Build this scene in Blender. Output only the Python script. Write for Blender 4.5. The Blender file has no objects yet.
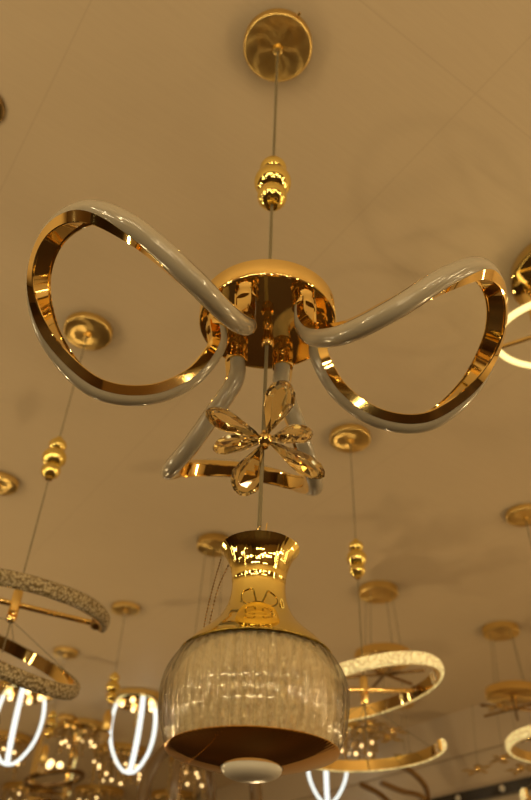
import bpy, math, random
from mathutils import Vector, Matrix
PI = math.pi
random.seed(7)
sc = bpy.context.scene
COL = sc.collection
CAMZ = 1.5                      # camera height; ceiling is 1.3 m above it
CEIL = 2.8

# ------------------------------------------------------------------ helpers
class MB:
    """collects geometry, then links it as ONE mesh object"""
    def __init__(s): s.v = []; s.f = []; s.m = []; s.mi = 0
    def add(s, vs, fs):
        o = len(s.v); s.v += [Vector(p) for p in vs]
        s.f += [[o+i for i in f] for f in fs]; s.m += [s.mi]*len(fs)
    def build(s, name, mat, parent=None, smooth=True, angle=40, loc=None):
        me = bpy.data.meshes.new(name); me.from_pydata(s.v, [], s.f)
        mats = mat if isinstance(mat, (list, tuple)) else [mat]
        for m in mats: me.materials.append(m)
        for p, k in zip(me.polygons, s.m): p.material_index = k
        import bmesh
        bm = bmesh.new(); bm.from_mesh(me); bmesh.ops.recalc_face_normals(bm, faces=bm.faces); bm.to_mesh(me); bm.free()
        if smooth:
            me.polygons.foreach_set('use_smooth', [True]*len(me.polygons))
            me.set_sharp_from_angle(angle=math.radians(angle))
        me.update()
        o = bpy.data.objects.new(name, me); COL.objects.link(o)
        if parent: o.parent = parent
        if loc: o.location = loc
        return o
    def lathe(s, prof, seg=40, c=(0,0,0), M=None, rib=None, close=False):
        """prof: list of (r, z) revolved about the vertical through c"""
        vs = []; fs = []
        ring = []
        for (r, z) in prof:
            if r < 1e-6:
                ring.append([len(vs)]); vs.append((0,0,z)); continue
            ids = []
            for k in range(seg):
                t = 2*PI*k/seg; rr = r
                if rib: rr = r*(1+rib(t, z))
                ids.append(len(vs)); vs.append((rr*math.cos(t), rr*math.sin(t), z))
            ring.append(ids)
        pairs = list(zip(ring, ring[1:]))
        if close: pairs.append((ring[-1], ring[0]))
        for a, b in pairs:
            if len(a) == 1 and len(b) == 1: continue
            for k in range(seg):
                k2 = (k+1) % seg
                if len(a) == 1: fs.append([a[0], b[k2], b[k]])
                elif len(b) == 1: fs.append([a[k], a[k2], b[0]])
                else: fs.append([a[k], a[k2], b[k2], b[k]])
        c = Vector(c)
        vs = [(M @ Vector(p) if M else Vector(p)) + c for p in vs]
        s.add(vs, fs)
    def box(s, c, h, M=None):
        c = Vector(c)
        vs = [Vector((x*h[0], y*h[1], z*h[2])) for x in (-1,1) for y in (-1,1) for z in (-1,1)]
        vs = [(M @ p if M else p) + c for p in vs]
        s.add(vs, [[0,1,3,2],[4,6,7,5],[0,4,5,1],[2,3,7,6],[0,2,6,4],[1,5,7,3]])
    def sphere(s, c, r, seg=16, rings=10, sz=1.0):
        prof = [(r*math.sin(PI*i/rings), -r*sz*math.cos(PI*i/rings)) for i in range(rings+1)]
        prof[0] = (0, -r*sz); prof[-1] = (0, r*sz)
        s.lathe(prof, seg, c)
    def sweep(s, path, prof, frames, closed=False, cap=True):
        """prof: list of (a, b) loops; frames: (A, B) axes per path point"""
        n = len(prof); vs = []; fs = []
        for p, (A, B) in zip(path, frames):
            for a, b in prof: vs.append(p + A*a + B*b)
        m = len(path)
        for i in range(m if closed else m-1):
            j = (i+1) % m
            for k in range(n):
                k2 = (k+1) % n
                fs.append([i*n+k, i*n+k2, j*n+k2, j*n+k])
        if cap and not closed:
            fs.append(list(range(n))); fs.append([(m-1)*n+k for k in range(n)])
        s.add(vs, fs)
    def tube(s, path, r, seg=10, closed=False):
        path = [Vector(p) for p in path]
        fr = []; T0 = None; A = None
        n = len(path)
        for i, p in enumerate(path):
            a = path[(i-1) % n] if (closed or i > 0) else p
            b = path[(i+1) % n] if (closed or i < n-1) else p
            T = (b-a).normalized()
            if A is None:
                A = T.orthogonal().normalized()
            else:
                A = (A - T*A.dot(T)).normalized()
            fr.append((A, T.cross(A)))
        prof = [(r*math.cos(2*PI*k/seg), r*math.sin(2*PI*k/seg)) for k in range(seg)]
        s.sweep(path, prof, fr, closed)

def thing(name, label, cat, loc=(0,0,0), rot=(0,0,0), group=None):
    o = bpy.data.objects.new(name, None); COL.objects.link(o)
    o.empty_display_size = .05
    o.location = loc; o.rotation_euler = rot
    o['label'] = label; o['category'] = cat
    if group: o['group'] = group
    return o
def copy_tree(o, parent=None):
    c = o.copy(); COL.objects.link(c)
    if parent: c.parent = parent
    for ch in list(o.children): copy_tree(ch, c)
    return c
def place_copy(o, label, loc, rz=0, group=None):
    c = copy_tree(o); c.location = loc; c.rotation_euler = (0,0,rz); c['label'] = label
    if group: c['group'] = group
    return c
def spline(cp, n=12):
    cp = [Vector(p) for p in cp]
    P = [2*cp[0]-cp[1]] + cp + [2*cp[-1]-cp[-2]]
    out = []
    for i in range(1, len(P)-2):
        a, b, c, d = P[i-1:i+3]
        for k in range(n):
            t = k/n
            out.append(.5*(2*b + (c-a)*t + (2*a-5*b+4*c-d)*t*t + (3*b-a-3*c+d)*t**3))
    out.append(P[-2]); return out

# ------------------------------------------------------------------ materials
def mat(name, **kw):
    m = bpy.data.materials.new(name); m.use_nodes = True
    b = m.node_tree.nodes['Principled BSDF']
    for k, v in kw.items():
        b.inputs[k.replace('_', ' ')].default_value = v
    return m
def N(m, t, **kw):
    n = m.node_tree.nodes.new(t)
    for k, v in kw.items(): setattr(n, k, v)
    return n
def L(m, a, b): m.node_tree.links.new(a, b)
def bump(m, height, strength=.3, dist=.002):
    b = N(m, 'ShaderNodeBump'); b.inputs['Strength'].default_value = strength; b.inputs['Distance'].default_value = dist
    L(m, height, b.inputs['Height']); L(m, b.outputs[0], m.node_tree.nodes['Principled BSDF'].inputs['Normal'])
    return b
def rgb(r, g, b): return (r, g, b, 1)

GOLD = (.95, .70, .27)
gold = mat('polished_gold', Base_Color=rgb(*GOLD), Metallic=1, Roughness=.06)
goldn = N(gold, 'ShaderNodeTexNoise'); goldn.inputs['Scale'].default_value = 25
tc = N(gold, 'ShaderNodeTexCoord'); L(gold, tc.outputs['Object'], goldn.inputs['Vector'])
bump(gold, goldn.outputs[0], .05, .002)
gold_bright = mat('bright_gold_plating', Base_Color=rgb(.98, .78, .25), Metallic=1, Roughness=.045)
gold_cap = mat('mirror_gold_bowl', Base_Color=rgb(.80, .45, .12), Metallic=1, Roughness=.04)
# spun (brushed in circles) gold of the canopies: anisotropic shine
gold_spun = mat('spun_gold', Base_Color=rgb(.92, .66, .24), Metallic=1, Roughness=.32, Anisotropic=.95)
tg = N(gold_spun, 'ShaderNodeTangent', direction_type='RADIAL', axis='Z'); L(gold_spun, tg.outputs[0], gold_spun.node_tree.nodes['Principled BSDF'].inputs['Tangent'])
bronze = mat('dark_bronze_tube', Base_Color=rgb(.24, .14, .05), Metallic=1, Roughness=.28)
bronze_loop = mat('tan_silicone_loop', Base_Color=rgb(.17, .105, .05), Roughness=.25, Coat_Weight=.6)
ivory = mat('ivory_silicone', Base_Color=rgb(.43, .38, .29), Roughness=.16, Coat_Weight=1.0, Coat_Roughness=.05)
ivory.node_tree.nodes['Principled BSDF'].inputs['Subsurface Weight'].default_value = .0
cordm = mat('clear_grey_cord', Base_Color=rgb(.20, .165, .095), Roughness=.35)
dark = mat('dark_brown_metal', Base_Color=rgb(.05, .025, .008), Roughness=.4)
amber = mat('amber_crystal', Base_Color=rgb(1.0, .79, .38), Roughness=.015, Transmission_Weight=1, IOR=1.6)
amber_far = mat('amber_crystal_small', Base_Color=rgb(.68, .48, .22), Roughness=.12, Transmission_Weight=.45, IOR=1.5)
clear = mat('champagne_ribbed_glass')
nt = clear.node_tree; nt.nodes.remove(nt.nodes['Principled BSDF'])
tr = N(clear, 'ShaderNodeBsdfTransparent'); tr.inputs[0].default_value = (.995, .985, .95, 1)
rf = N(clear, 'ShaderNodeBsdfRefraction'); rf.inputs['IOR'].default_value = 1.10; rf.inputs['Roughness'].default_value = .02; rf.inputs[0].default_value = (1, .985, .94, 1)
gl = N(clear, 'ShaderNodeBsdfGlossy'); gl.inputs['Roughness'].default_value = .03
m1 = N(clear, 'ShaderNodeMixShader'); m1.inputs[0].default_value = .45; L(clear, tr.outputs[0], m1.inputs[1]); L(clear, rf.outputs[0], m1.inputs[2])
lw = N(clear, 'ShaderNodeLayerWeight'); lw.inputs[0].default_value = .5
pw = N(clear, 'ShaderNodeMath', operation='POWER'); L(clear, lw.outputs['Facing'], pw.inputs[0]); pw.inputs[1].default_value = 3
fz = N(clear, 'ShaderNodeMath', operation='MULTIPLY_ADD'); L(clear, pw.outputs[0], fz.inputs[0]); fz.inputs[1].default_value = .42; fz.inputs[2].default_value = .045
m2 = N(clear, 'ShaderNodeMixShader'); L(clear, fz.outputs[0], m2.inputs[0]); L(clear, m1.outputs[0], m2.inputs[1]); L(clear, gl.outputs[0], m2.inputs[2])
L(clear, m2.outputs[0], nt.nodes['Material Output'].inputs[0])
# crackle liner: champagne crystal with vertical strings of bubbles
crackle = mat('crackle_crystal_liner', Base_Color=rgb(.82, .70, .45), Roughness=.35)
nt = crackle.node_tree; pb = nt.nodes['Principled BSDF']
tc = N(crackle, 'ShaderNodeTexCoord'); mp = N(crackle, 'ShaderNodeMapping'); mp.inputs['Scale'].default_value = (1, 1, .6)
L(crackle, tc.outputs['Object'], mp.inputs[0])
vo = N(crackle, 'ShaderNodeTexVoronoi'); vo.inputs['Scale'].default_value = 760; L(crackle, mp.outputs[0], vo.inputs['Vector'])
cr = N(crackle, 'ShaderNodeValToRGB'); cr.color_ramp.elements[0].color = (.98, .93, .76, 1); cr.color_ramp.elements[1].color = (.74, .64, .43, 1)
cr.color_ramp.elements[0].position = .2; cr.color_ramp.elements[1].position = .85
L(crackle, vo.outputs['Distance'], cr.inputs[0]); L(crackle, cr.outputs[0], pb.inputs['Base Color'])
geo = N(crackle, 'ShaderNodeNewGeometry')
vs_ = N(crackle, 'ShaderNodeVectorMath', operation='SUBTRACT'); L(crackle, vo.outputs['Color'], vs_.inputs[0]); vs_.inputs[1].default_value = (.5, .5, .5)
va = N(crackle, 'ShaderNodeVectorMath', operation='MULTIPLY_ADD'); L(crackle, vs_.outputs[0], va.inputs[0]); va.inputs[1].default_value = (1.9, 1.9, 1.9); L(crackle, geo.outputs['Normal'], va.inputs[2])
vn = N(crackle, 'ShaderNodeVectorMath', operation='NORMALIZE'); L(crackle, va.outputs[0], vn.inputs[0])
sx = N(crackle, 'ShaderNodeSeparateXYZ'); L(crackle, tc.outputs['Object'], sx.inputs[0])
at = N(crackle, 'ShaderNodeMath', operation='ARCTAN2'); L(crackle, sx.outputs[1], at.inputs[0]); L(crackle, sx.outputs[0], at.inputs[1])
a2 = N(crackle, 'ShaderNodeMath', operation='MULTIPLY'); L(crackle, at.outputs[0], a2.inputs[0]); a2.inputs[1].default_value = 21
a3 = N(crackle, 'ShaderNodeMath', operation='COSINE'); L(crackle, a2.outputs[0], a3.inputs[0])
a4 = N(crackle, 'ShaderNodeMath', operation='ABSOLUTE'); L(crackle, a3.outputs[0], a4.inputs[0])
a5 = N(crackle, 'ShaderNodeMath', operation='MULTIPLY_ADD'); L(crackle, a4.outputs[0], a5.inputs[0]); a5.inputs[1].default_value = .42; a5.inputs[2].default_value = .08
gg = N(crackle, 'ShaderNodeBsdfGlossy'); gg.inputs[0].default_value = (1, .90, .66, 1); gg.inputs['Roughness'].default_value = .09; L(crackle, vn.outputs[0], gg.inputs['Normal'])
mg = N(crackle, 'ShaderNodeMixShader'); L(crackle, a5.outputs[0], mg.inputs[0]); L(crackle, pb.outputs[0], mg.inputs[1]); L(crackle, gg.outputs[0], mg.inputs[2])
L(crackle, mg.outputs[0], nt.nodes['Material Output'].inputs[0])
frost = mat('frosted_white_bulb', Base_Color=rgb(.80, .74, .62), Roughness=.28)
def crystal_band(name, base, emit=None, strength=0):
    m = mat(name, Base_Color=rgb(*base), Roughness=.2)
    t = N(m, 'ShaderNodeTexCoord')
    v = N(m, 'ShaderNodeTexVoronoi'); v.inputs['Scale'].default_value = 210
    L(m, t.outputs['Object'], v.inputs['Vector'])
    bump(m, v.outputs['Distance'], .9, .004)
    if not emit:
        r = N(m, 'ShaderNodeValToRGB'); r.color_ramp.elements[0].color = (.70, .58, .36, 1); r.color_ramp.elements[1].color = (.20, .14, .06, 1)
        r.color_ramp.elements[0].position = .15; r.color_ramp.elements[1].position = .75
        L(m, v.outputs['Distance'], r.inputs[0]); L(m, r.outputs[0], m.node_tree.nodes['Principled BSDF'].inputs['Base Color'])
    if emit:
        r = N(m, 'ShaderNodeValToRGB')
        r.color_ramp.elements[0].color = (*[c*2.4 for c in emit], 1); r.color_ramp.elements[1].color = (*[c*.48 for c in emit], 1)
        r.color_ramp.elements[0].position = .12; r.color_ramp.elements[1].position = .5
        L(m, v.outputs['Distance'], r.inputs[0])
        b = m.node_tree.nodes['Principled BSDF']
        L(m, r.outputs[0], b.inputs['Emission Color']); b.inputs['Emission Strength'].default_value = strength
    return m
band_off = crystal_band('unlit_crystal_band', (.50, .40, .24))
band_on = crystal_band('lit_crystal_band', (.8, .7, .5), (1.0, .74, .27), .68)
def glow(name, c, s):
    return mat(name, Base_Color=rgb(.8, .8, .8), Roughness=.4, Emission_Color=rgb(*c), Emission_Strength=s)
warm_tube = glow('lit_warm_tube', (1.0, .76, .27), 1.5)
white_tube = glow('lit_white_tube', (.86, .97, .95), 1.15)
warm_bulb = glow('lit_warm_bulb', (1.0, .66, .26), 3.5)
white_plastic = mat('white_plastic', Base_Color=rgb(.7, .66, .58), Roughness=.4)
# ceiling: pale wood-grain panels, seams in the panel's own grid
ceil_m = mat('beige_grain_panels', Base_Color=rgb(.78, .62, .42), Roughness=.62)
tc = N(ceil_m, 'ShaderNodeTexCoord'); mp = N(ceil_m, 'ShaderNodeMapping'); mp.inputs['Scale'].default_value = (1.2, 26, 1)
L(ceil_m, tc.outputs['Object'], mp.inputs[0])
no = N(ceil_m, 'ShaderNodeTexNoise'); no.inputs['Scale'].default_value = 9; no.inputs['Detail'].default_value = 4; L(ceil_m, mp.outputs[0], no.inputs['Vector'])
r = N(ceil_m, 'ShaderNodeValToRGB'); r.color_ramp.elements[0].color = (.775, .615, .415, 1); r.color_ramp.elements[1].color = (.795, .635, .43, 1)
r.color_ramp.elements[0].position = .35; r.color_ramp.elements[1].position = .65
L(ceil_m, no.outputs[0], r.inputs[0])
bk = N(ceil_m, 'ShaderNodeTexBrick'); bk.offset = 0.0; bk.inputs['Scale'].default_value = 1
bk.inputs['Brick Width'].default_value = .65; bk.inputs['Row Height'].default_value = 2.6
bk.inputs['Mortar Size'].default_value = .0016; bk.inputs['Mortar Smooth'].default_value = .4
mp2 = N(ceil_m, 'ShaderNodeMapping'); mp2.inputs['Location'].default_value = (-.01, -.34, 0)
L(ceil_m, tc.outputs['Object'], mp2.inputs[0]); L(ceil_m, mp2.outputs[0], bk.inputs['Vector'])
mx = N(ceil_m, 'ShaderNodeMixRGB'); mx.inputs[2].default_value = (.72, .56, .37, 1)
L(ceil_m, bk.outputs['Fac'], mx.inputs[0]); L(ceil_m, r.outputs[0], mx.inputs[1])
L(ceil_m, mx.outputs[0], ceil_m.node_tree.nodes['Principled BSDF'].inputs['Base Color'])
wall_m = mat('greige_wall', Base_Color=rgb(.60, .49, .36), Roughness=.7)
wn = N(wall_m, 'ShaderNodeTexNoise'); wn.inputs['Scale'].default_value = 60; bump(wall_m, wn.outputs[0], .08, .002)
wood_m = mat('dark_wood_panelling', Base_Color=rgb(.16, .095, .045), Roughness=.45)
ww = N(wood_m, 'ShaderNodeTexWave'); ww.inputs['Scale'].default_value = 3; ww.inputs['Distortion'].default_value = 4; bump(wood_m, ww.outputs[0], .1, .002)
floor_m = mat('dark_brown_floor', Base_Color=rgb(.03, .013, .006), Roughness=.5)
fw = N(floor_m, 'ShaderNodeTexWave'); fw.inputs['Scale'].default_value = 2.5; fw.inputs['Distortion'].default_value = 3
fr_ = N(floor_m, 'ShaderNodeValToRGB'); fr_.color_ramp.elements[0].color = (.022, .009, .004, 1); fr_.color_ramp.elements[1].color = (.036, .016, .007, 1)
L(floor_m, fw.outputs[0], fr_.inputs[0]); L(floor_m, fr_.outputs[0], floor_m.node_tree.nodes['Principled BSDF'].inputs['Base Color'])
rail_m = mat('dark_glossy_rail', Base_Color=rgb(.035, .03, .025), Roughness=.2)

# ------------------------------------------------------------------ the room (turned 33 degrees to the camera)
ROT = math.radians(33.3)
U = Vector((math.cos(ROT), math.sin(ROT), 0)); V = Vector((-math.sin(ROT), math.cos(ROT), 0))
U0, U1, V0, V1 = -5.0, 3.3, -4.0, 7.6
def slab(name, u0, u1, v0, v1, z0, z1, m):
    b = MB(); b.box(((u0+u1)/2, (v0+v1)/2, (z0+z1)/2), ((u1-u0)/2, (v1-v0)/2, (z1-z0)/2))
    o = b.build(name, m, smooth=False); o.rotation_euler = (0, 0, ROT); o['kind'] = 'structure'
    return o
slab('ceiling', U0, U1, V0, V1, CEIL, CEIL+.1, ceil_m)
slab('floor', U0, U1, V0, V1, -.1, 0, floor_m)
slab('wall_right', U1, U1+.1, V0, V1, 0, CEIL, wall_m)
slab('wall_left', U0-.1, U0, V0, V1, 0, CEIL, wood_m)
slab('wall_back', U0, U1, V1, V1+.1, 0, CEIL, wall_m)
slab('wall_front', U0, U1, V0-.1, V0, 0, CEIL, wood_m)
trim = slab('trim_1', U1-.03, U1, V0, V1, CEIL-.225, CEIL, wall_m)
# dark display rail on the right wall, with small white balls put in as its glints
rail = thing('display_rail', 'dark glossy rail running along the wall at the bottom right', 'rail', U*(U1-.02)+V*3.0+Vector((0,0,2.372)), (0,0,ROT))
b = MB(); b.box((0,0,0), (.02, 2.9, .026)); b.build('rail_bar', rail_m, rail, smooth=False)
for q in (-1.35, -.35, -.05, .28, .55, .9, 1.4):
    b = MB(); b.sphere((-.022, q, .0), .016, 12, 8); b.build('rail_glint', white_plastic, rail)

# ------------------------------------------------------------------ shared lamp pieces
def canopy_mesh(r, h, z=0.0):
    b = MB(); k = .004
    b.lathe([(0, z), (r, z), (r, z-h+k), (r-.0015, z-h+.0012), (r-k, z-h), (r*.5, z-h), (.0095, z-h), (.009, z-h-.002), (.0075, z-h-.009), (.004, z-h-.011), (0, z-h-.011)], 56)
    return b
def bead_stack(parent, z, s=1.0, x=0, y=0):
    """three polished beads; z is the middle of the big one"""
    o = MB(); o.lathe([(.0075*s, .0535*s), (.0075*s, -.046*s), (.0078*s, -.0475*s), (.0082*s, -.056*s), (.0062*s, -.0565*s), (.0055*s, -.05*s), (0, -.05*s)], 20, (x, y, z))
    st = o.build('bead_ornament', gold_bright, parent)
    for dz, r in ((.033, .0195), (0, .0262), (-.034, .0205)):
        q = MB(); q.sphere((x, y, z+dz*s), r*s, 28, 18, .92); q.build('bead', gold_bright, st)
    return st
def cord(parent, z0, z1, r=.0016, x=0, y=0, x1=None, y1=None, name='cord', m=None):
    b = MB(); b.tube([(x, y, z0), (x if x1 is None else x1, y if y1 is None else y1, z1)], r, 8)
    return b.build(name, m or cordm, parent)

# ------------------------------------------------------------------ 1. the main pendant
AX = Vector((-.001, .585, CEIL))
main = thing('pendant_chandelier', 'large gold pendant in front with three unlit looping arms, crystal flower and glass vase globe', 'chandelier', AX)
cz = lambda zrel: zrel - 1.3          # height above the camera -> local height
can = canopy_mesh(.0605, .019).build('canopy', gold_spun, main, loc=(-.002, -.0135, 0))
b = MB(); b.tube([(.062*math.cos(a), .062*math.sin(a), -.009) for a in (-1.02,)]+[(.068*math.cos(-1.02), .068*math.sin(-1.02), -.009)], .003, 10); b.build('set_screw', gold, can)
bead_stack(main, cz(.886), 1, -.001, -.005)
cord(main, -.026, cz(.62), .0021, -.002, -.0135, 0, 0)
tx, ty = .03976, -.02989
Rx = Matrix(((1,0,0),(0,math.cos(tx),-math.sin(tx)),(0,math.sin(tx),math.cos(tx))))
Ry = Matrix(((math.cos(ty),0,math.sin(ty)),(0,1,0),(-math.sin(ty),0,math.cos(ty))))
TILT = Rx @ Ry
DC = Vector((0, 0, cz(.6035)))         # middle of the disc's underside
b = MB(); R = .0795; b.lathe([(0, .027), (R-.003, .027), (R, .0245), (R, .002), (R-.001, .0005), (R-.0028, 0), (R-.004, .0012), (R*.5, .0012), (0, .0012)], 72, DC, TILT)
disc = b.build('base_disc', gold, main)
b = MB(); b.lathe([(0, .002), (.006, .002), (.006, -.004), (.0048, -.006), (.0048, -.018), (.0072, -.020), (.0072, -.030), (.0055, -.033), (0, -.033)], 24, DC, TILT); b.build('cord_grip', gold, disc)
# arms: one fitted half curve (radial, sideways, height), mirrored, three times round
HALF = [(.05145,.02788,-.01745),(.05186,.02784,-.05063),(.0692,.04909,-.0906),(.10631,.07222,-.11834),(.15581,.08985,-.12056),(.20847,.08466,-.09035),(.24176,.05403,-.059),(.25337,0,-.04594)]
FULL = HALF + [(r_, -s_, h_) for r_, s_, h_ in HALF[:-1][::-1]]
OFF = Vector((0, -.0033, .0037))
PHI = .14039
EX = [(-.02083,.00103,.04646,.04042),(.00859,.00308,-.01276,-.01558),(.01237,.00423,.02146,-.02751)]
loc_curve = spline(FULL, 12)
CEN = Vector((.155, 0, -.088))
def petal_map(k):
    ang = math.radians((210, 330, 90)[k]) + PHI + EX[k][0]
    er = Vector((math.cos(ang), math.sin(ang), 0)); es = Vector((-math.sin(ang), math.cos(ang), 0))
    cp, sp = math.cos(EX[k][1]), math.sin(EX[k][1]); c_, s_ = math.cos(EX[k][2]), math.sin(EX[k][2])
    def f(p):
        x, y, z = p.x-.05, p.y, p.z
        x, z = x*cp - z*sp, x*sp + z*cp
        y, z = y*c_ - z*s_, y*s_ + z*c_
        x = x*(1+EX[k][3]) + .05
        return TILT @ (er*x + es*y + Vector((0,0,z))) + DC + OFF
    return f
TW0, TW1 = -48, 37                    # the band turns up along its sides, down at the tip
W_ = .0102                            # half width of the gold channel
gold_prof = [(-W_, .0098), (-W_, -.0002), (-W_+.0008, -.001), (-W_+.0022, -.001), (-W_+.003, .0004), (W_-.003, .0004), (W_-.0022, -.001), (W_-.0008, -.001), (W_, -.0002), (W_, .0098)]
nd = 13
ivory_prof = [(-(W_-.0003)*math.cos(PI*i/nd),   .0096 + .0100*math.sin(PI*i/nd)) for i in range(nd+1)]
for k in range(3):
    f = petal_map(k)
    path = [f(p) for p in loc_curve]; cen = f(CEN)
    fr = []; n = len(path)
    for i, p in enumerate(path):
        T = (path[min(i+1, n-1)] - path[max(i-1, 0)]).normalized()
        Nn = cen - p; Nn = (Nn - T*Nn.dot(T)).normalized()
        fr.append((T.cross(Nn), -Nn))
    sm = []
    for i in range(n):                # smooth the frames along the loop
        A = Vector((0,0,0)); B = Vector((0,0,0))
        for j in range(max(0, i-4), min(n, i+5)): A += fr[j][0]; B += fr[j][1]
        T = (path[min(i+1, n-1)] - path[max(i-1, 0)]).normalized()
        B = (B - T*B.dot(T)).normalized(); sm.append((-T.cross(B), B))
    pn = Vector((0,0,0))
    for i in range(n//4, 3*n//4):
        T = (path[i+1]-path[i-1]).normalized(); pn += T.cross(-sm[i][1])
    sg = 1 if pn.z > 0 else -1
    tw = []
    for i in range(n):
        x = abs(i/(n-1)-.5)*2                      # 0 at the tip, 1 at the collars
        k_ = min(1, max(0, (x-.02)/.46)); k_ = k_*k_*(3-2*k_)
        th = sg*math.radians(TW0+(TW1-TW0)*k_)
        T = (path[min(i+1, n-1)] - path[max(i-1, 0)]).normalized()
        Rm = Matrix.Rotation(th, 3, T); tw.append((Rm @ sm[i][0], Rm @ sm[i][1]))
    sm = tw
    pth = [p - B*.0095 for p, (A, B) in zip(path, sm)]
    b = MB(); b.sweep(pth, gold_prof, sm); arm = b.build('arm', gold, main)
    b = MB(); b.sweep(pth, ivory_prof, sm); b.build('diffuser', ivory, arm, angle=60)
    for e in (0, n-1):
        p = path[e]
        loc = TILT.transposed() @ (p - DC)
        top = DC + TILT @ Vector((loc.x, loc.y, .002)); d = (top-p)
        q = MB(); Mz = d.to_track_quat('Z', 'Y').to_matrix(); h = d.length
        q.lathe([(0, -.006), (.0122, -.006), (.0128, -.004), (.0128, .002), (.0118, .003), (.0118, h*.55), (.0128, h*.55+.002), (.0128, h), (0, h)], 28, p, Mz)
        q.build('collar', gold, disc)
# cord from disc down to the vase
NECK = cz(.313)
cord(main, cz(.575), NECK, .0020, name='lower_cord')
# crystal flower: faceted petals set around a small gold hub
HUB = Vector((.002, -.006, cz(.434)))
P40 = math.radians(40)
fwv = Vector((0, math.cos(P40), math.sin(P40))); upv = Vector((0, -math.sin(P40), math.cos(P40))); rtv = Vector((1, 0, 0))
b = MB(); b.sphere(HUB, .0078, 20, 12); b.lathe([(.0035, -.010), (.0035, .010), (0, .010)], 12, HUB)
flower = b.build('crystal_flower', gold, main)
def petal(D, Nrm, L_, w, t, r0=.006):
    """pear-shaped cut crystal: pointed at the hub, wide near the tip"""
    D = D.normalized(); Nrm = (Nrm - D*Nrm.dot(D)).normalized(); S = D.cross(Nrm)
    out = [(0,.08),(.22,.42),(.45,.80),(.66,1.0),(.84,.82),(.96,.42),(1.0,0)]
    loop = [(x, y) for x, y in out] + [(x, -y) for x, y in out[:-1][::-1]]
    inner = [(.12+.76*x, .55*y) for x, y in loop]
    vs = []
    for (lp, hz) in ((loop, .12), (loop, -.12), (inner, 1.0), (inner, -1.0)):
        for x, y in lp: vs.append(HUB + D*(r0 + L_*x) + S*(w*y) + Nrm*(t*hz*(0.55+.45*math.sin(PI*min(1, .15+x*.8)))))
    n = len(loop); fs = []
    for k in range(n):
        k2 = (k+1) % n
        fs.append([k, k2, n+k2, n+k]); 
        a = 2*n
        fs += [[k, k2, a+k], [k2, a+k2, a+k]] if k % 2 else [[k, k2, a+k2], [k, a+k2, a+k]]
        a2 = 3*n
        fs += [[n+k, n+k2, a2+k], [n+k2, a2+k2, a2+k]] if k % 2 else [[n+k, n+k2, a2+k2], [n+k, a2+k2, a2+k]]
    fs.append(list(range(2*n, 3*n))); fs.append(list(range(3*n, 4*n)))
    q = MB(); q.add(vs, fs); return q
for deg, fwd, L_, w, nx, ny in ((72, .15, .058, .0165, .25, 0), (156, -.1, .060, .0125, 0, .75), (192, .75, .064, .0125, 0, .7), (247, -.35, .056, .0165, -.2, -.2), (10, .95, .064, .0125, 0, .6), (-29, -.2, .064, .0125, 0, .8)):
    a = math.radians(deg); D = rtv*math.cos(a) + upv*math.sin(a) + fwv*fwd
    petal(D, -fwv + rtv*nx + upv*ny, L_, w, .0075).build('petal', amber, flower, smooth=False)
# vase: gold neck, ribbed glass globe with crackle liner, mirror bowl, frosted bulb
G = Vector((.0015, 0, cz(.1894)))
vase = None
def rib_neck(t, z):
    return .0025*max(0, min(1, (z-.095)/.008))*math.cos(48*t)
neck_out = [(.0612,.0268),(.0624,.0274),(.0600,.0300),(.0540,.0365),(.0440,.0455),(.0365,.0530),(.0308,.0605),(.0266,.0690),(.0243,.0777),(.0235,.0850),(.0232,.0925),(.0237,.0932),(.0236,.0940),(.0245,.1005),(.0264,.1085),(.0295,.1160),(.0328,.1213),(.0350,.1236),(.0356,.1246),(.0348,.1252)]
neck_in = [(.0322,.1230),(.0280,.1160),(.0243,.1090),(.0225,.1030),(.0218,.0950),(.0215,.0900),(.0,.0895)]
b = MB(); b.lathe(neck_out+neck_in, 288, G, rib=rib_neck); neck = b.build('vase_neck', gold_bright, main, angle=50)
b = MB(); b.lathe([(0, .089), (.006, .089), (.006, .118), (.004, .122), (0, .122)], 16, G); b.build('cord_socket', dark, neck)
def sphere_r(z):
    q = (z+.004)/(.0545 if z > -.004 else .0815)
    return .0742*math.sqrt(max(0, 1-q*q))
NR = 46
zs = [.0275 - .0712*i/22 for i in range(23)]
def rib_glass(t, z):
    e = min(1, (.0275-z)/.006, (z+.0437)/.004)
    return .013*max(0, e)*(abs(math.cos(NR*t/2))-.5)
b = MB(); outer = [(sphere_r(z), z) for z in zs]; inner_ = [(sphere_r(z)-.0032, z) for z in zs[::-1]]
vs0 = MB()
# outer skin ribbed, inner skin smooth
SEG = NR*8
vo_ = []; fo = []
for prof, rb in ((outer, rib_glass), (inner_, None)):
    for (r_, z) in prof:
        for k in range(SEG):
            t = 2*PI*k/SEG; rr = r_*(1+(rb(t, z) if rb else 0)); vo_.append(G+Vector((rr*math.cos(t), rr*math.sin(t), z)))
nr = len(outer)*2
for i in range(nr):
    j = (i+1) % nr
    for k in range(SEG):
        k2 = (k+1) % SEG; fo.append([i*SEG+k, i*SEG+k2, j*SEG+k2, j*SEG+k])
b.add(vo_, fo); shade = b.build('glass_shade', clear, main, angle=60)
b = MB(); lp = [(.0560,.0262),(.0585,.0225),(.0605,.015),(.0615,.005),(.0612,-.010),(.0600,-.026),(.0575,-.0425)]
b.lathe(lp+[(r_-.0025, z) for r_, z in lp[::-1]], 368, G, rib=lambda t, z: .045*(abs(math.cos(21*t))-.5), close=True); b.build('crystal_liner', crackle, shade)
cap_out = [(.0638,-.0430),(.0654,-.0434),(.0657,-.0441),(.0650,-.0448)] + [(r_, -.0448-.255*(.0650-r_)-.0012*math.sin(PI*(.0650-r_)/.0414)) for r_ in (.062,.056,.049,.041,.033,.0236)]
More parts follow.
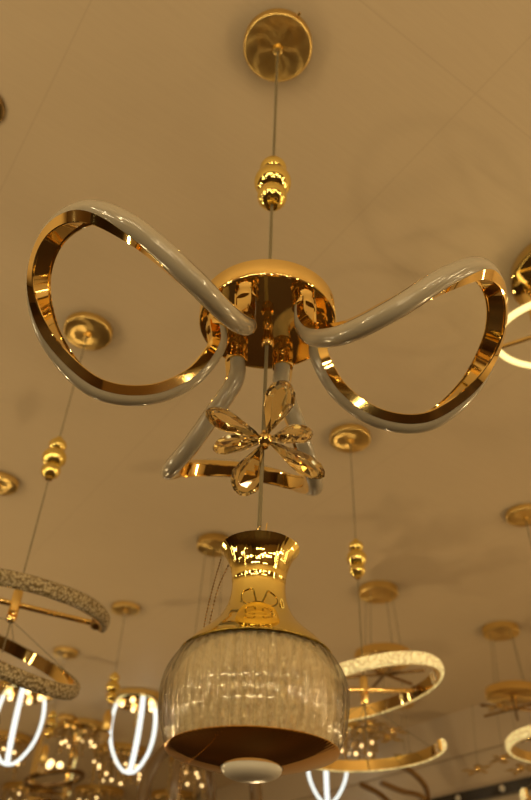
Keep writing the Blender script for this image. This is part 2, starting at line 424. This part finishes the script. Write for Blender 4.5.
b = MB(); b.lathe(cap_out+[(.0240,-.0540),(.0500,-.0474),(.0625,-.0438)], 368, G, close=True, rib=lambda t, z: .0035*max(0, min(1, (z+.0480)/.003))*math.cos(92*t)); capo = b.build('mirror_bowl', gold_cap, main, angle=50)
b = MB(); b.lathe([(.0229,-.052),(.0229,-.0550),(.0223,-.0578),(.0198,-.0602),(.0153,-.0621),(.0086,-.0635),(0,-.0640)], 40, G); b.build('bulb', frost, main)
# twisted wire ends above the vase mouth
b = MB()
for s_, hh in ((1, .012), (-1, .009)):
    b.tube(spline([(0,0,NECK-.005),(.004*s_,-.002,NECK+.004),(.0005,.003,NECK+.010),(.005*s_,-.001,NECK+.016),(.004+.003*s_,-.002,NECK+.016+hh)], 6), .00055, 6)
b.build('wire_tie', gold, main)
# fine bead chain hung from the neck, falling behind the globe
def chain(pts, name):
    b = MB(); path = spline(pts, 40); acc = 0; last = path[0]
    for p in path:
        if (p-last).length >= .0026: b.sphere(p, .00095, 6, 4); last = p
    b.tube(path[::4]+[path[-1]], .0003, 4)
    return b.build(name, bronze, main)
Z0 = CEIL
chain([Vector((-.0335,.013,cz(.3125))), Vector((-.0400,.028,cz(.2905))), Vector((-.0455,.045,cz(.268))), Vector((-.049,.062,cz(.246))), Vector((-.056,.074,cz(.19))), Vector((-.058,.075,cz(.10))), Vector((-.058,.075,cz(-.02)))], 'bead_chain')
chain([Vector((-.0260,.015,cz(.308))), Vector((-.0355,.028,cz(.288))), Vector((-.0415,.045,cz(.262))), Vector((-.0435,.062,cz(.243))), Vector((-.050,.078,cz(.19))), Vector((-.0585,.076,cz(.10))), Vector((-.0585,.076,cz(-.02)))], 'bead_chain')

# ------------------------------------------------------------------ 2. two-tier ring pendants
def c_ring(parent, c, r, a0, a1, tilt, lit, h=.025):
    """open ring: gold channel inside, crystal band outside; a0..a1 in degrees (270 = towards camera)"""
    M = Matrix.Rotation(math.radians(tilt[0]), 3, 'X') @ Matrix.Rotation(math.radians(tilt[1]), 3, 'Y')
    c = Vector(c); n = 72
    path = []; fr = []
    for i in range(n+1):
        t = math.radians(a0+(a1-a0)*i/n)
        path.append(c + M @ Vector((r*math.cos(t), r*math.sin(t), 0))); fr.append((M @ Vector((math.cos(t), math.sin(t), 0)), M @ Vector((0,0,1))))
    full = abs(a1-a0) >= 359.9
    if full: path.pop(); fr.pop()
    q = MB(); q.sweep(path, [(-.008,-h/2),(-.002,-h/2),(-.002,h/2),(-.008,h/2)], fr, closed=full)
    ring = q.build('ring', gold, parent, angle=30)
    q = MB(); q.sweep(path, [(-.0018,-h/2-.001),(.004,-h/2-.0015),(.0085,-h/2+.004),(.010,0),(.0085,h/2-.004),(.004,h/2+.001),(-.0018,h/2+.001)], fr, closed=full)
    q.build('crystal_band', band_on if lit else band_off, ring, angle=70)
    return M
def ring_pendant(label, loc, lit, up, low, rod_ang, zu=-.735, zl=-.85, sr=.18, lr=.165, lo=(0,0)):
    t = thing('ring_pendant', label, 'pendant lamp', loc)
    canopy_mesh(.0605, .020).build('canopy', gold_spun, t)
    bead_stack(t, -.40)
    cord(t, -.025, zl, .0014)
    M = c_ring(t, (0,0,zu), sr, *up, lit)
    a = math.radians(rod_ang); d = Vector((math.cos(a), math.sin(a), 0)); d = (M @ d)
    d = M @ Vector((math.cos(a), math.sin(a), 0))
    q = MB(); q.tube([Vector((0,0,zu))-d*(sr-.006), Vector((0,0,zu))+d*(sr-.006)], .0055, 10); cb = q.build('crossbar', gold, t)
    for s in (-1, 1):
        q = MB(); q.sphere(Vector((0,0,zu))+d*s*(sr-.014), .012, 12, 8); q.build('bar_end', bronze, cb)
    q = MB(); q.lathe([(0,.030),(.006,.030),(.0095,.024),(.0095,-.028),(.0065,-.034),(0,-.034)], 18, (0,0,zu)); q.build('coupling', gold, t)
    M2 = c_ring(t, (lo[0],lo[1],zl), lr, *low, lit, .022)
    for k in (20, 100, 165):
        d2 = Vector((lo[0],lo[1],zl)) + M2 @ Vector((lr*math.cos(math.radians(k)), lr*math.sin(math.radians(k)), .012))
        cord(t, zu-.03, d2.z, .0007, 0, 0, d2.x, d2.y, 'ring_wire')
    return t
ring_pendant('unlit two-tier crystal ring pendant at the left edge, hung by a gold-beaded cord', (-.455, 1.297, CEIL), False,
             (-190, 22, (8, 6)), (-178, 178, (20, 23)), 22, -.737, -.828, .170, .158, (-.012, 0))
ring_pendant('lit crystal ring pendant with open lower arc just right of the glass globe', (.254, 1.70, CEIL), True,
             (-180, 180, (0, -13)), (-4, 190, (0, -3)), 32, -.735, -.858)
ring_pendant('lit crystal ring pendant cut off by the right edge, only its ring end showing', (.888, 2.089, CEIL), True,
             (-180, 180, (0, 0)), (-10, 175, (0, 0)), 10, -.725, -.85)
ring_pendant('gold ceiling canopy cut off by the left edge beside the three gold beads', (-.865, 2.02, CEIL), False,
             (-180, 60, (0, 0)), (-10, 175, (5, 0)), 10)

# ------------------------------------------------------------------ 3. flower cluster pendants
def small_flower(parent, c, s, rz):
    c = Vector(c); q = MB(); q.sphere(c, .009*s, 10, 6); f = q.build('crystal_flower', gold, parent)
    for k in range(5):
        a = rz + 2*PI*k/5; D = Vector((math.cos(a), math.sin(a)*.85, math.sin(a*1.0+.6)*.55)).normalized()
        S = D.cross(Vector((0,0,1))).normalized(); Nn = S.cross(D)
        L_ = .055*s; w = .017*s; h = .006*s
        vs = [c+D*.006, c+D*L_*.6+S*w, c+D*L_, c+D*L_*.6-S*w, c+D*L_*.55+Nn*h, c+D*L_*.55-Nn*h]
        q = MB(); q.add(vs, [[0,1,4],[1,2,4],[2,3,4],[3,0,4],[1,0,5],[2,1,5],[3,2,5],[0,3,5]]); q.build('petal', amber_far, f, smooth=False)
def flower_cluster(label, loc):
    t = thing('flower_pendant', label, 'pendant lamp', loc, group='crystal flower cluster pendants')
    b = MB(); b.lathe([(0,0),(.078,0),(.078,-.026),(.074,-.030),(0,-.030)], 48); b.build('canopy', gold_spun, t)
    zd = -.262
    for a in (20, 110, 200, 290):
        x, y = .06*math.cos(math.radians(a)), .06*math.sin(math.radians(a)); cord(t, -.03, zd, .0012, x, y, x*1.35, y*1.35)
    b = MB(); b.lathe([(0,zd),(.106,zd),(.108,zd-.003),(.108,zd-.030),(.103,zd-.034),(0,zd-.034)], 48); d = b.build('lamp_disc', gold_spun, t)
    b = MB(); b.lathe([(0,-.034),(.012,-.034),(.012,-.075),(.02,-.08),(0,-.084)], 16, (0,0,zd)); b.build('stem', gold, d)
    for a in (10, 70, 130):
        v = Vector((math.cos(math.radians(a)), math.sin(math.radians(a)), 0)); b = MB(); b.tube([Vector((0,0,zd-.078))-v*.15, Vector((0,0,zd-.078))+v*.15], .006, 8); b.build('crossbar', bronze, t)
    for i, (x, y, z) in enumerate(((-.19,.0,-.575), (-.083,.0,-.53), (-.025,-.02,-.57), (.13,.05,-.60), (.10,.10,-.50), (-.09,-.08,-.36))):
        cord(t, zd-.07, z, .0009, x*.92, y*.92, x, y, 'drop_cord')
        small_flower(t, (x, y, z), 1.25, i*.7)
    return t
fc = flower_cluster('crystal flower pendant at far right, blossoms hanging under a gold disc before the plain wall', (1.069, 3.042, CEIL))
place_copy(fc, 'crystal flower pendant hanging behind the lit ring pendant on four thin cords', (.484, 2.707, CEIL), .5)

# ------------------------------------------------------------------ 4. ceiling lamps with lit white drop strips
def loop_lamp(label, loc, rz):
    t = thing('strip_ceiling_lamp', label, 'ceiling lamp', loc, (0,0,rz), 'ceiling lamps with white lit strips')
    b = MB(); b.lathe([(0,0),(.155,0),(.158,-.003),(.158,-.032),(.152,-.036),(0,-.036)], 48); d = b.build('ceiling_plate', gold, t)
    for k in range(3):
        a = 2*PI*k/3; ca, sa = math.cos(a), math.sin(a)
        pth = spline([Vector((r_*ca, r_*sa, z)) for r_, z in ((.128,-.03),(.140,-.10),(.138,-.18),(.118,-.26),(.075,-.335),(.035,-.375),(.0,-.387))], 6)
        b = MB(); A = Vector((-sa, ca, 0)); fr = []
        for i, p in enumerate(pth):
            T = (pth[min(i+1, len(pth)-1)]-pth[max(i-1, 0)]).normalized(); fr.append((A, T.cross(A)))
        b.sweep(pth, [(.013*math.cos(2*PI*q/12), .0075*math.sin(2*PI*q/12)) for q in range(12)], fr); b.build('lit_strip', white_tube, t)
    for k in range(5):
        a = 2*PI*k/5+.3; q = MB(); q.sphere((.09*math.cos(a), .09*math.sin(a), -.045), .014, 10, 6); q.build('bulb', warm_bulb, d)
    b = MB(); b.tube([(0,0,-.036), (.0,0,-.16)], .007, 8); b.sphere((0,0,-.075), .017, 12, 8); b.build('stem', gold, t)
    return t
l1 = loop_lamp('ceiling lamp with curved white lit strips just left of the glass globe', (-.640, 4.176, CEIL), math.radians(168))
place_copy(l1, 'ceiling lamp with curved white lit strips under the unlit crystal ring at left edge', (-1.26, 4.10, CEIL), math.radians(282))
place_copy(l1, 'ceiling lamp with white lit strips peeking out under the right of the globe', (.455, 4.72, CEIL), math.radians(262))

# ------------------------------------------------------------------ 5. lamp with warm lit ring at the right edge
t = thing('ring_ceiling_lamp', 'warm lit ring lamp with gold ceiling plate cut off by the right edge', 'ceiling lamp', (.665, 1.045, CEIL))
b = MB(); b.lathe([(0,0),(.118,0),(.12,-.003),(.12,-.028),(.115,-.032),(0,-.032)], 56); b.build('ceiling_plate', gold, t)
for a in (150, 270, 30):
    x, y = .09*math.cos(math.radians(a)), .09*math.sin(math.radians(a))
    b = MB(); b.lathe([(0,-.03),(.012,-.03),(.012,-.06),(.008,-.065),(.008,-.185),(0,-.185)], 14, (x, y, 0)); b.build('ring_post', gold, t)
RT = Matrix.Rotation(math.radians(14), 3, 'X')
b = MB(); b.tube([RT @ Vector((.15*math.cos(2*PI*k/72), .15*math.sin(2*PI*k/72), 0))+Vector((-.03,.012,-.195)) for k in range(72)], .0068, 12, True); b.build('lit_ring', warm_tube, t)
for k in range(3):
    a = math.radians(150+120*k); b = MB(); b.tube([(.02*math.cos(a), .02*math.sin(a), -.17), RT @ Vector((.148*math.cos(a), .148*math.sin(a), 0))+Vector((-.03,.012,-.195))], .005, 8); b.build('ring_spoke', gold, t)
# ------------------------------------------------------------------ 6. pendants with bead cords in the back
def bead_pendant(label, loc):
    t = thing('bead_pendant', label, 'pendant lamp', loc)
    canopy_mesh(.0605, .020).build('canopy', gold_spun, t)
    bead_stack(t, -.34, 1.1); cord(t, -.025, -.45, .0014)
    b = MB(); b.lathe([(0,-.425),(.010,-.43),(.018,-.45),(.018,-.50),(.014,-.505),(0,-.505)], 24); b.build('lamp_holder', gold_spun, t)
    for k in range(1):
        b = MB(); b.sphere((0, 0, -.525), .021, 10, 7)
        b.build('crystal_drop', amber_far, t)
    return t
bp = bead_pendant('gold beaded cord pendant beside the white lit strips left of the globe', (-.567, 2.977, CEIL))
c = place_copy(bp, 'small round gold canopy with a short cord between the left crystal rings and the globe', (-.928, 3.522, CEIL), .4)

# ------------------------------------------------------------------ 7. big tan loop pendant behind the globe
t = thing('loop_pendant', 'unlit tan tube loop pendant behind the glass globe, gold canopy above', 'pendant lamp', (-.165, 2.366, CEIL))
b = MB(); b.lathe([(0,0),(.062,0),(.064,-.003),(.064,-.030),(.060,-.034),(0,-.034)], 48); b.build('canopy', gold_spun, t)
cord(t, -.03, -.672, .0012, -.03, 0, -.05, 0); cord(t, -.03, -.672, .0012, .0, 0, .0, 0); cord(t, -.03, -.672, .0012, .03, 0, .05, 0)
def tall_loop(x0, rx, rz_, zc, ang, r, name):
    ca, sa = math.cos(ang), math.sin(ang); b = MB()
    b.tube([(x0+rx*math.cos(q)*ca, rx*math.cos(q)*sa, zc+rz_*math.sin(q)) for q in [2*PI*i/64 for i in range(64)]], r, 14, True)
    return b.build(name, bronze_loop, t)
tall_loop(.02, .165, .17, -.84, .12, .019, 'tube_loop')
tall_loop(.0, .125, .14, -.82, 1.2, .015, 'tube_loop')

# ------------------------------------------------------------------ 8. bronze ribbon pendant, bottom right
t = thing('ribbon_pendant', 'dark bronze pendant of crossing ribbons below the open arc of the lit ring', 'pendant lamp', (.80, 4.05, CEIL))
b = MB(); b.lathe([(0,0),(.07,0),(.07,-.03),(0,-.03)], 32); b.build('canopy', gold_spun, t)
cord(t, -.03, -.35, .0014)
def ribbon(pts, name='ribbon', w=.022):
    path = spline(pts, 10); fr = []; n = len(path)
    for i, p in enumerate(path):
        T = (path[min(i+1, n-1)]-path[max(i-1, 0)]).normalized(); A = Vector((0,1,0)); A = (A-T*A.dot(T)).normalized(); fr.append((A, T.cross(A)))
    b = MB(); b.sweep(path, [(-w,-.008),(w,-.008),(w,.008),(-w,.008)], fr); return b.build(name, bronze, t, angle=30)
ribbon([(-.03,0,-.33),(.04,.02,-.36),(.10,.03,-.43),(.085,0,-.56),(.02,-.05,-.66)])
ribbon([(-.14,-.03,-.42),(-.03,0,-.45),(.08,.03,-.47),(.18,.05,-.58),(.20,.04,-.68)])
ribbon([(-.24,.02,-.42),(-.14,.0,-.47),(-.06,-.02,-.56),(.0,0,-.68)])
ribbon([(-.20,.02,-.62),(-.12,.05,-.56),(-.03,.06,-.58),(.03,.03,-.66)])

# ------------------------------------------------------------------ 9. far crystal chandeliers
def crystal_lamp(label, loc, r, n, drop, seed, lit=4, tiers=2):
    rn = random.Random(seed)
    t = thing('crystal_ceiling_lamp', label, 'ceiling lamp', loc, group='far crystal ceiling lamps')
    b = MB(); b.lathe([(0,0),(r,0),(r,-.035),(r-.006,-.04),(0,-.04)], 40); b.build('ceiling_plate', gold, t)
    for k in range(n):
        a = 2*PI*k/n; rr = r*(.9 if k % 2 else .62); x, y = rr*math.cos(a), rr*math.sin(a); b = MB(); m = int(drop/.03)+rn.randint(-1, 2)
        for j in range(max(2, m)): b.sphere((x, y, -.058-.03*j), .0135, 7, 5)
        b.tube([(x,y,-.04),(x,y,-.058-.03*max(1,m-1))], .0015, 4); b.build('crystal_strand', amber_far, t)
    for k in range(lit):
        a = 2*PI*(k+.5)/lit + .4; q = MB(); q.sphere((r*rn.uniform(.4,.9)*math.cos(a), r*rn.uniform(.4,.9)*math.sin(a), -.07-drop*.8*rn.random()), .0085, 10, 6); q.build('bulb', warm_bulb, t)
    return t
crystal_lamp('gold disc crystal ceiling lamp just left of the white lit strips beside the globe', (-1.05, 4.75, CEIL), .15, 16, .07, 1, 8)
crystal_lamp('crystal strand ceiling lamp low in the left background below the white lit strips', (-.88, 5.30, CEIL), .19, 22, .14, 2, 14)
crystal_lamp('crystal strand ceiling lamp in the far bottom left corner', (-1.62, 5.1, CEIL), .17, 18, .12, 3, 10)
crystal_lamp('crystal strand ceiling lamp low behind the tan tube loop', (-.40, 5.45, CEIL), .17, 18, .12, 4, 10)
crystal_lamp('crystal strand ceiling lamp below the open arc of the lit ring', (.62, 4.55, CEIL), .13, 14, .13, 5, 7)
for args in (('crystal ceiling lamp at the bottom left corner, behind the white lit strips', (-2.35, 6.05, CEIL), .2, 18, .13, 6, 10),
             ('farthest crystal ceiling lamp below the brass frame lantern, bottom left', (-1.80, 6.55, CEIL), .2, 18, .13, 7, 10),
             ('farthest crystal ceiling lamp under the tips of the white lit strips', (-1.22, 6.55, CEIL), .2, 18, .15, 8, 12),
             ('farthest crystal ceiling lamp at the lower left of the mirror bowl', (-.62, 6.6, CEIL), .19, 16, .14, 9, 9),
             ('crystal ceiling lamp low between the lit ring and the bronze ribbons', (.95, 5.35, CEIL), .15, 14, .13, 10, 7)):
    crystal_lamp(*args)
# brass frame lantern, bottom left
t = thing('frame_lantern', 'tall brass frame lantern in the bottom left background', 'ceiling lamp', (-1.21, 4.85, CEIL), (0,0,.35))
b = MB(); b.lathe([(0,0),(.125,0),(.125,-.025),(0,-.025)], 40); b.build('ceiling_plate', gold, t)
for k in range(4):
    a = PI/4+PI/2*k; x, y = .155*math.cos(a), .155*math.sin(a)
    b = MB(); b.box((x, y, -.20), (.007, .007, .185)); b.build('post', gold, t, smooth=False)
for z in (-.02, -.385):
    for k in range(4):
        a = PI/2*k; b = MB(); h = (.007, .117, .007) if k % 2 == 0 else (.117, .007, .007); b.box((.11*math.cos(a), .11*math.sin(a), z), h); b.build('frame_bar', gold, t, smooth=False)
cord(t, -.025, -.2, .003)
for k in range(3):
    q = MB(); a = 2*PI*k/3; q.sphere((.04*math.cos(a), .04*math.sin(a), -.21), .02, 10, 8); q.build('bulb', warm_bulb, t)
# flat brass ring lamp, bottom left
t = thing('hoop_pendant', 'flat dark brass hoop pendant low in the bottom left background', 'pendant lamp', (-1.12, 4.58, CEIL))
b = MB(); b.lathe([(0,0),(.05,0),(.05,-.02),(0,-.02)], 28); b.build('canopy', gold_spun, t)
b = MB(); n = 60; b.tube([(.155*math.cos(2*PI*k/n), .155*math.sin(2*PI*k/n), -.345+.03*math.cos(2*PI*k/n)) for k in range(n)], .014, 10, True); b.build('hoop', bronze, t)
for k in range(3):
    a = 2*PI*k/3+.5; cord(t, -.02, -.335, .0009, 0, 0, .15*math.cos(a), .15*math.sin(a))

# ------------------------------------------------------------------ 10. recessed downlight, top left
t = thing('recessed_downlight', 'small round recessed downlight cut off by the left edge near the top', 'downlight', (-.562, .706, CEIL))
b = MB(); b.lathe([(.030,-.001),(.040,-.001),(.0425,-.003),(.0425,.0),(.030,.0)], 40, close=True); b.build('bezel', bronze, t)
b = MB(); b.lathe([(0,-.0015),(.0295,-.0015),(.0295,-.0030),(.026,-.004),(.024,-.0025),(0,-.0025)], 40); b.build('lens', white_plastic, t)

# ------------------------------------------------------------------ lights: the showroom's other lamps, behind and beside the camera, plus added streak lights
def point(loc, power, r, col=(1.0, .715, .345)):
    d = bpy.data.lights.new('showroom_lamp', 'POINT'); d.energy = power; d.shadow_soft_size = r; d.color = col
    o = bpy.data.objects.new('showroom_lamp', d); COL.objects.link(o); o.location = loc; return o
LS = 1.66
rn = random.Random(11)
def strip_light(loc, power, lx, ly, aim, col=(1.0, .78, .43)):  # added area light, aimed at the main pendant for long highlights
    d = bpy.data.lights.new('added_streak_light', 'AREA'); d.shape = 'RECTANGLE'; d.size = lx; d.size_y = ly; d.energy = power; d.color = col
    o = bpy.data.objects.new('added_streak_light', d); COL.objects.link(o); o.location = loc
    o.rotation_euler = (Vector(aim)-Vector(loc)).to_track_quat('-Z', 'Y').to_euler(); return o
for (x, y, z, p, r) in (
    (-1.6,-1.4,1.75,8,.05),(0.2,-2.1,1.6,10,.05),(1.7,-1.4,1.75,8,.06),(-2.6,.6,1.5,10,.05),(2.3,.3,1.6,9,.05),(-2.1,2.3,1.5,9,.05),
    (2.2,1.9,1.5,8,.05),(-.7,-3.0,1.7,9,.06),(1.1,-3.0,1.6,9,.06),(-3.2,-.9,1.5,9,.06),(3.0,-1.2,1.5,7,.06),
    (-3.2,3.0,1.5,8,.06),(0.1,3.4,1.3,6,.05),(1.5,3.8,1.3,5,.05),(-1.4,3.2,1.2,7,.05),(-2.2,5.0,1.5,5,.05)):
    point((x, y, z), p*LS, r)
for (x, y, z, p, lx, ly) in ((-1.9,-.6,1.9,5,.05,.9),(1.8,-.3,1.95,5,.05,.9),(-.9,-1.7,2.1,5,.9,.05),(.9,-1.8,2.2,5,.9,.05),(0,-1.2,1.35,4,.7,.04),(-2.4,1.4,1.8,4,.05,.8),(2.5,1.2,1.8,4,.05,.8)):
    strip_light((x, y, z), p*.42*LS, lx*.6 if lx < .1 else lx, ly*.6 if ly < .1 else ly, (0, .5, 2.0))
for i in range(18):                     # small sparkling bulbs of the chandeliers further back
    a = rn.uniform(PI*.92, PI*2.08); d = rn.uniform(1.3, 3.4)
    point((d*math.cos(a), d*math.sin(a), rn.uniform(1.3, 2.25)), 1.7*LS, .022, (1.0, .82, .5))

w = bpy.data.worlds.new('World'); sc.world = w; w.use_nodes = True
w.node_tree.nodes['Background'].inputs[0].default_value = (.02, .014, .008, 1)

# ------------------------------------------------------------------ camera
cd = bpy.data.cameras.new('camera'); cam = bpy.data.objects.new('camera', cd); COL.objects.link(cam)
cam.location = (0, 0, CAMZ)
roll = math.atan2(34, 859)
cam.rotation_mode = 'QUATERNION'
M = Matrix.Rotation(PI/2 + P40, 3, 'X') @ Matrix.Rotation(roll, 3, 'Z')
cam.rotation_quaternion = M.to_quaternion()
cd.sensor_fit = 'VERTICAL'; cd.sensor_height = 36; cd.lens = 721/800*36
cd.clip_start = .01
cd.dof.use_dof = True; cd.dof.focus_distance = .67; cd.dof.aperture_fstop = 6.6
sc.camera = cam
sc.view_settings.view_transform = 'Standard'; sc.view_settings.look = 'None'
sc.view_settings.gamma = 1; sc.view_settings.use_curve_mapping = False
sc.view_settings.exposure = 0.0
cy = sc.cycles
cy.max_bounces = 14; cy.transmission_bounces = 12; cy.glossy_bounces = 6; cy.diffuse_bounces = 4
cy.sample_clamp_indirect = 6; cy.caustics_refractive = True; cy.caustics_reflective = False
cy.blur_glossy = .3
cy.use_denoising = True
